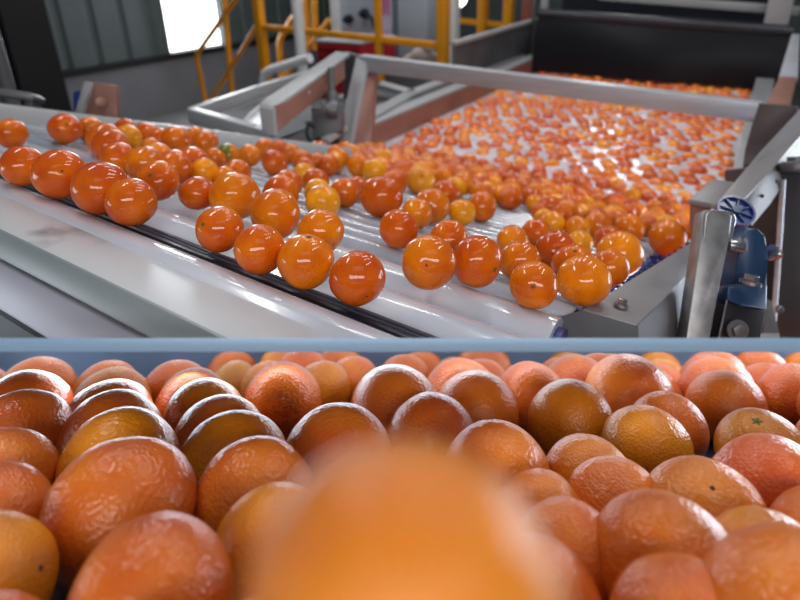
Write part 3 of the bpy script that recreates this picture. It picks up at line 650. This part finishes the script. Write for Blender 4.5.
MARK = {(104, 139): (98, 133, 'c'), (158, 180): (149, 174, 'c'), (220, 228): (202, 224, 'c'), (306, 260): (309, 236, 'c'), (237, 173): (235, 168, 'c'),
        (534, 284): (533, 287, 'c'), (574, 265): (575, 251, 'c'), (421, 180): (422, 175, 'c'), (60, 173): (62, 171, 's'), (65, 128): (67, 124, 'c'),
        (477, 260): (498, 271, 'c'), (321, 231): (335, 246, 's'), (358, 277): (368, 299, 's'), (429, 261): (426, 266, 's'), (432, 205): (431, 205, 's'), (449, 237): (446, 225, 's')}
HAND = {(306, 260): 'golden orange with green calyx on top, resting at the dark gap behind the apron',
        (358, 277): 'deep orange fruit lowest on the rollers, rightmost beside the dark gap',
        (260, 248): 'glossy red-orange fruit at the dark gap, left of the one with calyx on top',
        (220, 228): 'orange with a small green calyx on its left side, at the dark gap',
        (276, 213): 'large bright orange touching the two behind the dark gap, specks on right side',
        (234, 195): 'largest bright orange in the left cluster, behind the calyx-sided one',
        (534, 284): 'small golden orange facing forward with green calyx in its centre',
        (429, 261): 'round orange with tiny dark blossom dot, alone on the large white roller',
        (477, 260): 'large dark orange with scar on right edge, right of the dotted one',
        (584, 279): 'big glossy orange beside the corner of the right side rail',
        (228, 155): 'half-green orange near the bolts of the left side rail',
        (60, 173): 'flattened orange with a dark round stem hole, second in the left group of four',
        (23, 165): 'leftmost orange of the group of four lying along the dark gap',
        (101, 187): 'large dark orange third in the left group of four along the gap',
        (131, 201): 'red-orange fruit rightmost in the left group of four along the gap',
        (668, 237): 'golden orange touching the upper end of the right side rail chain',
        (382, 196): 'largest red-orange fruit in the middle of the rollers',
        (11, 133): 'orange cut by the left photo edge beside the blue bearing block',
        (65, 128): 'red-orange fruit against the left side rail, just right of the blue block'}
items = []
for s in BED.split(';'):
    x, y, w, t = s.split(','); x, y, w = float(x), float(y), float(w)
    r = ray(x, y); hs = (EYE - BS).dot(n)                       # camera height over the rollers
    k = -r.dot(n)                                             # height lost per unit depth
    d = hs / (k + w / (2 * F))
    D = w * d / F
    c = EYE + r * d
    if c.z < WZ + .004:                                        # afloat at the foot of the rollers
        d2 = (EYE.z - WZ - .004) / -r.z; d = min(d, d2); D = w * d / F; c = EYE + r * d
    items.append(dict(px=(int(x), int(y)), c=c, D=min(D, .078), t=t))
POLY = [(330, 148), (395, 146), (470, 160), (560, 176), (690, 203), (690, 232), (640, 226), (560, 216), (500, 198), (440, 184), (405, 186), (370, 164), (330, 166)]
def inside(x, y):
    k = False
    for i in range(len(POLY)):
        (xa, ya), (xb, yb) = POLY[i], POLY[i - 1]
        if (ya > y) != (yb > y) and x < (xb - xa) * (y - ya) / (yb - ya) + xa: k = not k
    return k
random.seed(5)
for _ in range(2500):
    x, y = random.uniform(325, 692), random.uniform(146, 235)
    if not inside(x, y) or (488 < x < 545 and y > 203): continue
    D = random.uniform(.05, .06); r = ray(x, y); d = ((EYE - BS).dot(n) - D / 2) / -r.dot(n)
    if (EYE + r * d).z < WZ + .004: d = (EYE.z - WZ - .004) / -r.z
    c = EYE + r * d
    if all((c - q['c']).length > (D + q['D']) * .46 for q in items): items.append(dict(px=(-1, len(items)), c=c, D=D, t=random.choice('rroooy')))
relax(items, n, 40, .22)
for i, it in enumerate(items):
    it['u'], it['v'] = uvp(it['c'])
    h_ = (it['c'] - BS).dot(n)
    if it['c'].z > WZ + .01: it['c'] += n * (it['D'] * .475 - h_)
rows = sorted(items, key=lambda q: q['v']); edges = [-.15, -.02, .1, .2, .29, .38, .46, .54, .62, .7, .78, .87, .96, 1.06, 1.18, 1.35, 9]
band = {}
for it in items:
    k = next(j for j, e in enumerate(edges) if it['v'] < e); band.setdefault(k, []).append(it)
for rk, (k, L_) in enumerate(sorted(band.items())):
    for j, it in enumerate(sorted(L_, key=lambda q: q['c'].x)):
        it['row'], it['col'] = rk + 1, j + 1
for it in items: it['w'] = it['D'] * F / depth(it['c'])
items.sort(key=lambda q: -q['w']); NB = 172; small = items[NB:]
for i, it in enumerate(items[:NB]):
    mk = MARK.get(it['px']); 
    o = put(it['c'], it['D'], it['t'], FM, mk[:2] if mk else None, mk[2] if mk else 'c', i)
    lab = HAND.get(it['px']) or '%s orange on white rollers, %s band from apron, %s from left' % (TN[it['t']], ORD[it['row']], ORD[it['col']])
    if it['t'] == 'g':
        o.data = o.data.copy(); o.data.materials[0] = GP; o.color = (.84, .2, .004, 1)
        o.rotation_quaternion = (-CAMX * .8 + CAMZ * .6 + CAMU * .2).to_track_quat('Z', 'Y')
    tag(o, lab, 'orange', 'oranges riding on the rollers')
# tank: the nearest as individuals, the rest as one stuff object
cells = []
sp = .075; j = 0; y = 1.62
while y < 4.0:
    x = TXL + .04 + (j % 2) * sp * .5
    while x < TXR - .035:
        q = Vector((x + random.uniform(-.013, .013) + .012 * math.sin(y * 9), y + random.uniform(-.012, .012) + .02 * math.sin(x * 7), WZ - .007))
        if random.random() > .06 and y < FY + .3 and bedz(q.x, q.y) < WZ - .0 and q.x > TXL + .033:
            if all((q - it['c']).length > (.056 + it['D']) * .47 for it in items): cells.append(q)
        x += sp
    y += sp * .86; j += 1
cells.sort(key=lambda q: depth(q))
NIND = 0

tb = B(); bmesh.ops.create_icosphere(tb, subdivisions=3, radius=.5); TV = [v.co.copy() for v in tb.verts]; TF = [[v.index for v in f.verts] for f in tb.faces]; tb.free()
vs, fs, cs = [], [], []
for q, D, kd in [(it['c'], it['D'], it['t']) for it in small] + [(c_, 0, None) for c_ in cells]:
    o_ = q if D else q + Vector((0, 0, random.uniform(-.008, .004)))
    D = D or random.uniform(.056, .068); t = random.choice(TONE[kd or random.choice('rroooy')]); b0 = len(vs)
    vs += [(o_.x + v.x * D, o_.y + v.y * D, o_.z + v.z * D * .93) for v in TV]; fs += [[b0 + k for k in f] for f in TF]; cs += [(*t, 1)] * len(TV)
me = bpy.data.meshes.new('orange'); me.from_pydata(vs, [], fs); me.update()
ca = me.color_attributes.new('tone', 'FLOAT_COLOR', 'POINT')
ca.data.foreach_set('color', [c for k in cs for c in k]); me.polygons.foreach_set('use_smooth', [True] * len(fs))
FAR = bpy.data.materials.new('far_orange_peel'); FAR.use_nodes = True
b = FAR.node_tree.nodes['Principled BSDF']; b.inputs['Roughness'].default_value = .25; b.inputs['Coat Weight'].default_value = .6
vc = FAR.node_tree.nodes.new('ShaderNodeVertexColor'); vc.layer_name = 'tone'; FAR.node_tree.links.new(vc.outputs[0], b.inputs['Base Color'])
me.materials.append(FAR); o = bpy.data.objects.new('orange', me); COL.objects.link(o); o['kind'] = 'stuff'; tag(o, 'hundreds of small-looking oranges floating in the wash tank and crowding at its outlet', 'orange')

# ------------------------------------------------------------------ lower inspection belt
LU = R @ Vector((0, 560, -100)).normalized(); LU = -nl if nl.dot(CAMU) < 0 else nl
LA = CAMX.cross(LU) * -1
if LA.dot(-CAMZ) < 0: LA = -LA
HL = 78.87 / math.hypot(560, 100)
L0 = EYE - LU * HL
def low(x, a, h=0): return L0 + CAMX * x + LA * a + LU * h
def lsurf(px, py): return hit(px, py, LU, L0)
g = thing('feed_belt', 'dark blue sloping belt packed with large oranges below the grey crossbar', 'conveyor', low(0, .5, -.1))
bm = B(); prism(bm, [low(-1.3, -.05, -.05), low(1.3, -.05, -.05), low(1.3, 1.24, -.05), low(-1.3, 1.24, -.05)], LU * -.02, .004); obj('belt', bm, BELT, g)
bm = B(); cyl(bm, low(-1.3, -.05, -.09), low(1.3, -.05, -.09), .04, 28); obj('end_roller', bm, STEELD, g)
bk = 1.22
bm = B(); prism(bm, [P(-120, 346, bk), P(920, 346, bk), P(920, 395, bk), P(-120, 395, bk)], -CAMZ * .012, .002); obj('back_plate', bm, BACKM, g)
for sx in (-1.32, 1.32):
    bm = B(); prism(bm, [low(sx, -.05, -.1), low(sx, 1.24, -.1), low(sx, 1.24, .03), low(sx, -.05, .03)], CAMX * .012, .002); obj('side_plate', bm, STEELD, g)
# crossbar between the two levels
g = thing('crossbar', 'straight blue-grey steel bar separating the roller conveyor from the oranges below', 'bar', P(400, 345, .33))
bm = B(); prism(bm, [P(-1100, 338, .33), P(1900, 338, .33), P(1900, 352, .33), P(-1100, 352, .33)], R @ Vector((0, -.0032, -.012)), .0004); obj('rail', bm, BARM, g)
for px in (-1100, 1880):
    a_ = P(px, 338, .33); b_ = a_ + (low(0, .3, -.1) - P(400, 338, .33)); b_ += CAMX * 0
    bm = B(); beam(bm, a_, Vector((a_.x, a_.y, 0)), .03, .03, (0, 1, 0), .002); obj('post', bm, BARM, g)
LOW = """108,391,64,s;112,402,73,k;109,418,84,s;113,437,97,s;121,464,116,k;127,506,143,s;252,490,120,s;236,458,106,k;219,436,92,s;205,418,82,k;191,404,75,s;177,392,67,s;
38,391,70,s;26,414,86,s;20,437,98,s;14,474,108,s;-2,502,112,s;-14,556,134,k;137,592,172,s;-8,640,168,p;165,668,160,s;285,535,130,k;
284,402,78,s;236,381,50,n;322,388,60,k;357,380,54,s;388,388,54,s;400,415,92,s;326,458,112,s;250,650,170,s;
508,470,110,s;590,468,92,k;548,500,84,s;625,487,98,s;692,503,118,k;768,480,112,p;648,436,84,k;624,403,88,s;664,425,78,s;764,440,82,n;583,532,102,s;656,552,148,s;745,536,88,k;808,515,86,s;776,618,204,s;
545,572,128,s;600,660,170,k;432,432,88,s;700,600,80,s;470,398,76,s;530,398,74,s;570,420,84,k;480,660,150,s;330,560,110,s;832,440,80,s;725,405,74,s;800,400,72,s;"""
LMARK = {(692, 503): (714, 483, 's'), (-14, 556): (47, 566, 's'), (764, 440): (757, 421, 'c'), (664, 425): (690, 446, 'c')}
LH = {(127, 506): 'sharp wet orange heading the straight file of oranges at the left',
      (252, 490): 'wet orange heading the second file, right of the sharp large one',
      (137, 592): 'blurred glossy orange at the bottom left in front of the sharp file',
      (692, 503): 'golden orange with a small dark spot near the right side',
      (768, 480): 'pinkish wet orange at the right edge behind the spotted golden one',
      (656, 552): 'large salmon orange in front of the spotted golden orange',
      (776, 618): 'big blurred orange filling the bottom right corner',
      (508, 470): 'sharp wet orange just right of the big blurred foreground orange',
      (764, 440): 'olive-brown orange with a dark stem star behind the pinkish one',
      (-14, 556): 'golden orange with a dark speck cut by the left edge',
      (400, 415): 'broad salmon orange behind the top of the blurred foreground orange',
      (624, 403): 'tall blurred orange standing above its row near the back right',
      (284, 402): 'large blurred orange with bright right-hand glint near the back plate',
      (236, 381): 'small brownish orange near the back plate between the second and third files'}
litems = []
def lput(x, y, w, t, px=None):
    r = ray(x, y); d = HL / -r.dot(LU); D = w * d / F
    litems.append(dict(px=(int(x), int(y)), c=EYE + r * d, D=max(.07, min(D, .125)), t=t, w=w))
for s in LOW.replace('\n', '').split(';'):
    if s.strip():
        x, y, w, t = s.split(','); lput(float(x), float(y), float(w), t)
random.seed(11)
a = .42; j = 0
while a < 1.16:
    x = -1.1 + (j % 2) * .05
    while x < 1.15:
        c = low(x + random.uniform(-.014, .014), a + random.uniform(-.012, .012)); pc = R.transposed() @ (c - EYE)
        px, py = CX + F * pc.x / -pc.z, CY - F * pc.y / -pc.z
        if -60 < px < 860 and py < 470 and (px > 300 or py > 480 or px < -20 or (px > 215 and py < 400)):
            D = random.uniform(.088, .112)
            if all((c - q['c']).length > (D + q['D']) * .405 for q in litems):
                litems.append(dict(px=(int(px), int(py)), c=c, D=D, t=random.choice('sssskkp'), w=D * F / -pc.z))
        x += .092
    a += .078; j += 1
litems = [q for q in litems if -70 < q['px'][0] < 860]
relax(litems, LU, 30, .12)
for it in litems:
    h_ = (it['c'] - L0).dot(LU); it['c'] += LU * (-.05 + it['D'] * .475 - h_)
    it['a'] = (it['c'] - L0).dot(LA); it['x'] = (it['c'] - L0).dot(CAMX)
ed = [.30, .37, .44, .52, .60, .68, .76, .85, .94, 1.03, 9]; band = {}
for it in litems: band.setdefault(next(j for j, e in enumerate(ed) if it['a'] < e), []).append(it)
for rk, (k, L_) in enumerate(sorted(band.items())):
    for j, it in enumerate(sorted(L_, key=lambda q: q['x'])): it['row'], it['col'] = rk + 1, j + 1
for i, it in enumerate(litems):
    mk = LMARK.get(it['px'])
    o = put(it['c'], it['D'], it['t'], FW, mk[:2] if mk else None, mk[2] if mk else 'c', i)
    tag(o, LH.get(it['px']) or 'wet %s orange on lower belt, %s row from front, %s from left' % (TN[it['t']], ORD[it['row']], ORD[it['col']]), 'orange', 'large wet oranges on the lower belt')

# the out-of-focus orange lying on top of the others right before the lens
gc = P(405, 606, .0640); so = put(gc - LU * .068, .096, 's', FW, None, 'c', 1); tag(so, 'orange directly beneath the huge out-of-focus one, below the photo edge', 'orange')
o = put(gc, .0364, 'k', FW, None, 'c', 0); tag(o, 'huge out-of-focus orange on top of the pile in the centre foreground', 'orange')
# ------------------------------------------------------------------ light
W = bpy.data.worlds.new('world'); SC.world = W; W.use_nodes = True
W.node_tree.nodes['Background'].inputs[0].default_value = (.66, .74, .86, 1); W.node_tree.nodes['Background'].inputs[1].default_value = .09
def area(name, loc, target, sx, sy, power, col=(1, 1, 1), up=None):
    l = bpy.data.lights.new(name, 'AREA'); l.shape = 'RECTANGLE'; l.size = sx; l.size_y = sy; l.energy = power; l.color = col
    o = bpy.data.objects.new(name, l); COL.objects.link(o); o.location = loc
    z = (Vector(loc) - Vector(target)).normalized()
    if up is None: o.rotation_euler = (-z).to_track_quat('-Z', 'Y').to_euler()
    else:
        x = Vector(up).cross(z).normalized(); y = z.cross(x); m = Matrix((x, y, z)).transposed(); o.rotation_euler = m.to_euler()
    return o
for x, y in ((-2.6, 2.6), (-1.7, 2.9), (-.8, 3.0), (.1, 2.4), (.9, 1.8)):
    area('hall_strip_and_fill', (x, y, 3.4), (x, y, 0), .08, 1.8, 12, (1, .98, .95))
area('hall_strip_and_fill', (-1.6, .6, 3.0), (-.6, .8, 1.2), .9, .12, 10, (1, .98, .95))
area('hall_strip_and_fill', (-4.2, 4.0, 3.6), (-5.2, 4.0, 0), .3, 4, 48, (.95, .98, 1))  # fill light added to brighten the left wall and siding
area('window_light', (-5.6, 4.7, 1.6), (0, 1, 1.2), .8, 1.6, 30, (.9, .95, 1))
for px, py in ((512, 124), (528, 133), (604, 186)):                       # distant hall lamps mirrored in the wet tank
    r_ = ray(px, py); w_ = onz(px, py, WZ); f_ = Vector((r_.x, r_.y, -r_.z)); q_ = w_ + f_ * (2.4 / f_.z)
    area('far_hall_lamp', q_, w_, .5, .25, 22, (1, .99, .97))
def C3(x, y, z): return EYE + R @ Vector((x, y, z))
area('under_bed_fill', C3(0, -.2256, -.95), C3(0, -.6, -.86), 1.7, .38, 2.3, (.80, .88, 1), R @ Vector((0, -.237, -1)))  # unseen panel light added under the rollers to brighten the lower belt
area('under_bed_fill', C3(-.08, -.188, -.78), C3(0, -.27, -.4), 1.0, .035, .9, (.80, .88, 1))  # unseen strip added under the rollers, lights the front rows
area('unseen_side_light', C3(1.6, -.3, -1.1), C3(0, -.35, -.6), .5, .8, 10, (.80, .88, 1))  # unseen light added at the right for the shaded lower oranges
area('unseen_side_light', C3(1.5, .0, -1.5), C3(0, -.35, -.6), .5, .5, 10, (.80, .88, 1))  # unseen light added for highlights on the oranges' right shoulders
area('unseen_side_light', C3(-1.5, -.2, -.5), C3(0, -.4, -.6), .6, .4, 4, (.84, .92, 1))  # weaker unseen fill added from the left for the lower oranges
area('rear_fill_light', C3(0, .2, 1.1), C3(0, -.2, -.7), 1.8, .3, 17, (1, .95, .9))  # front fill added behind the camera, reaches under the crossbar
area('hall_strip_and_fill', C3(.2, 1.2, .9), C3(0, -.35, -.6), 1.4, .5, 2, (1, .96, .92))  # soft front fill added above and behind the camera
SC.view_settings.view_transform = 'Standard'; SC.view_settings.look = 'None'; SC.view_settings.gamma = 1; SC.view_settings.use_curve_mapping = False
SC.view_settings.exposure = 0.0


assert all(k in {i['px'] for i in items[:NB]} for k in HAND), [k for k in HAND if k not in {i['px'] for i in items[:NB]}]
assert all(k in {i['px'] for i in litems} for k in LH), 'LH'
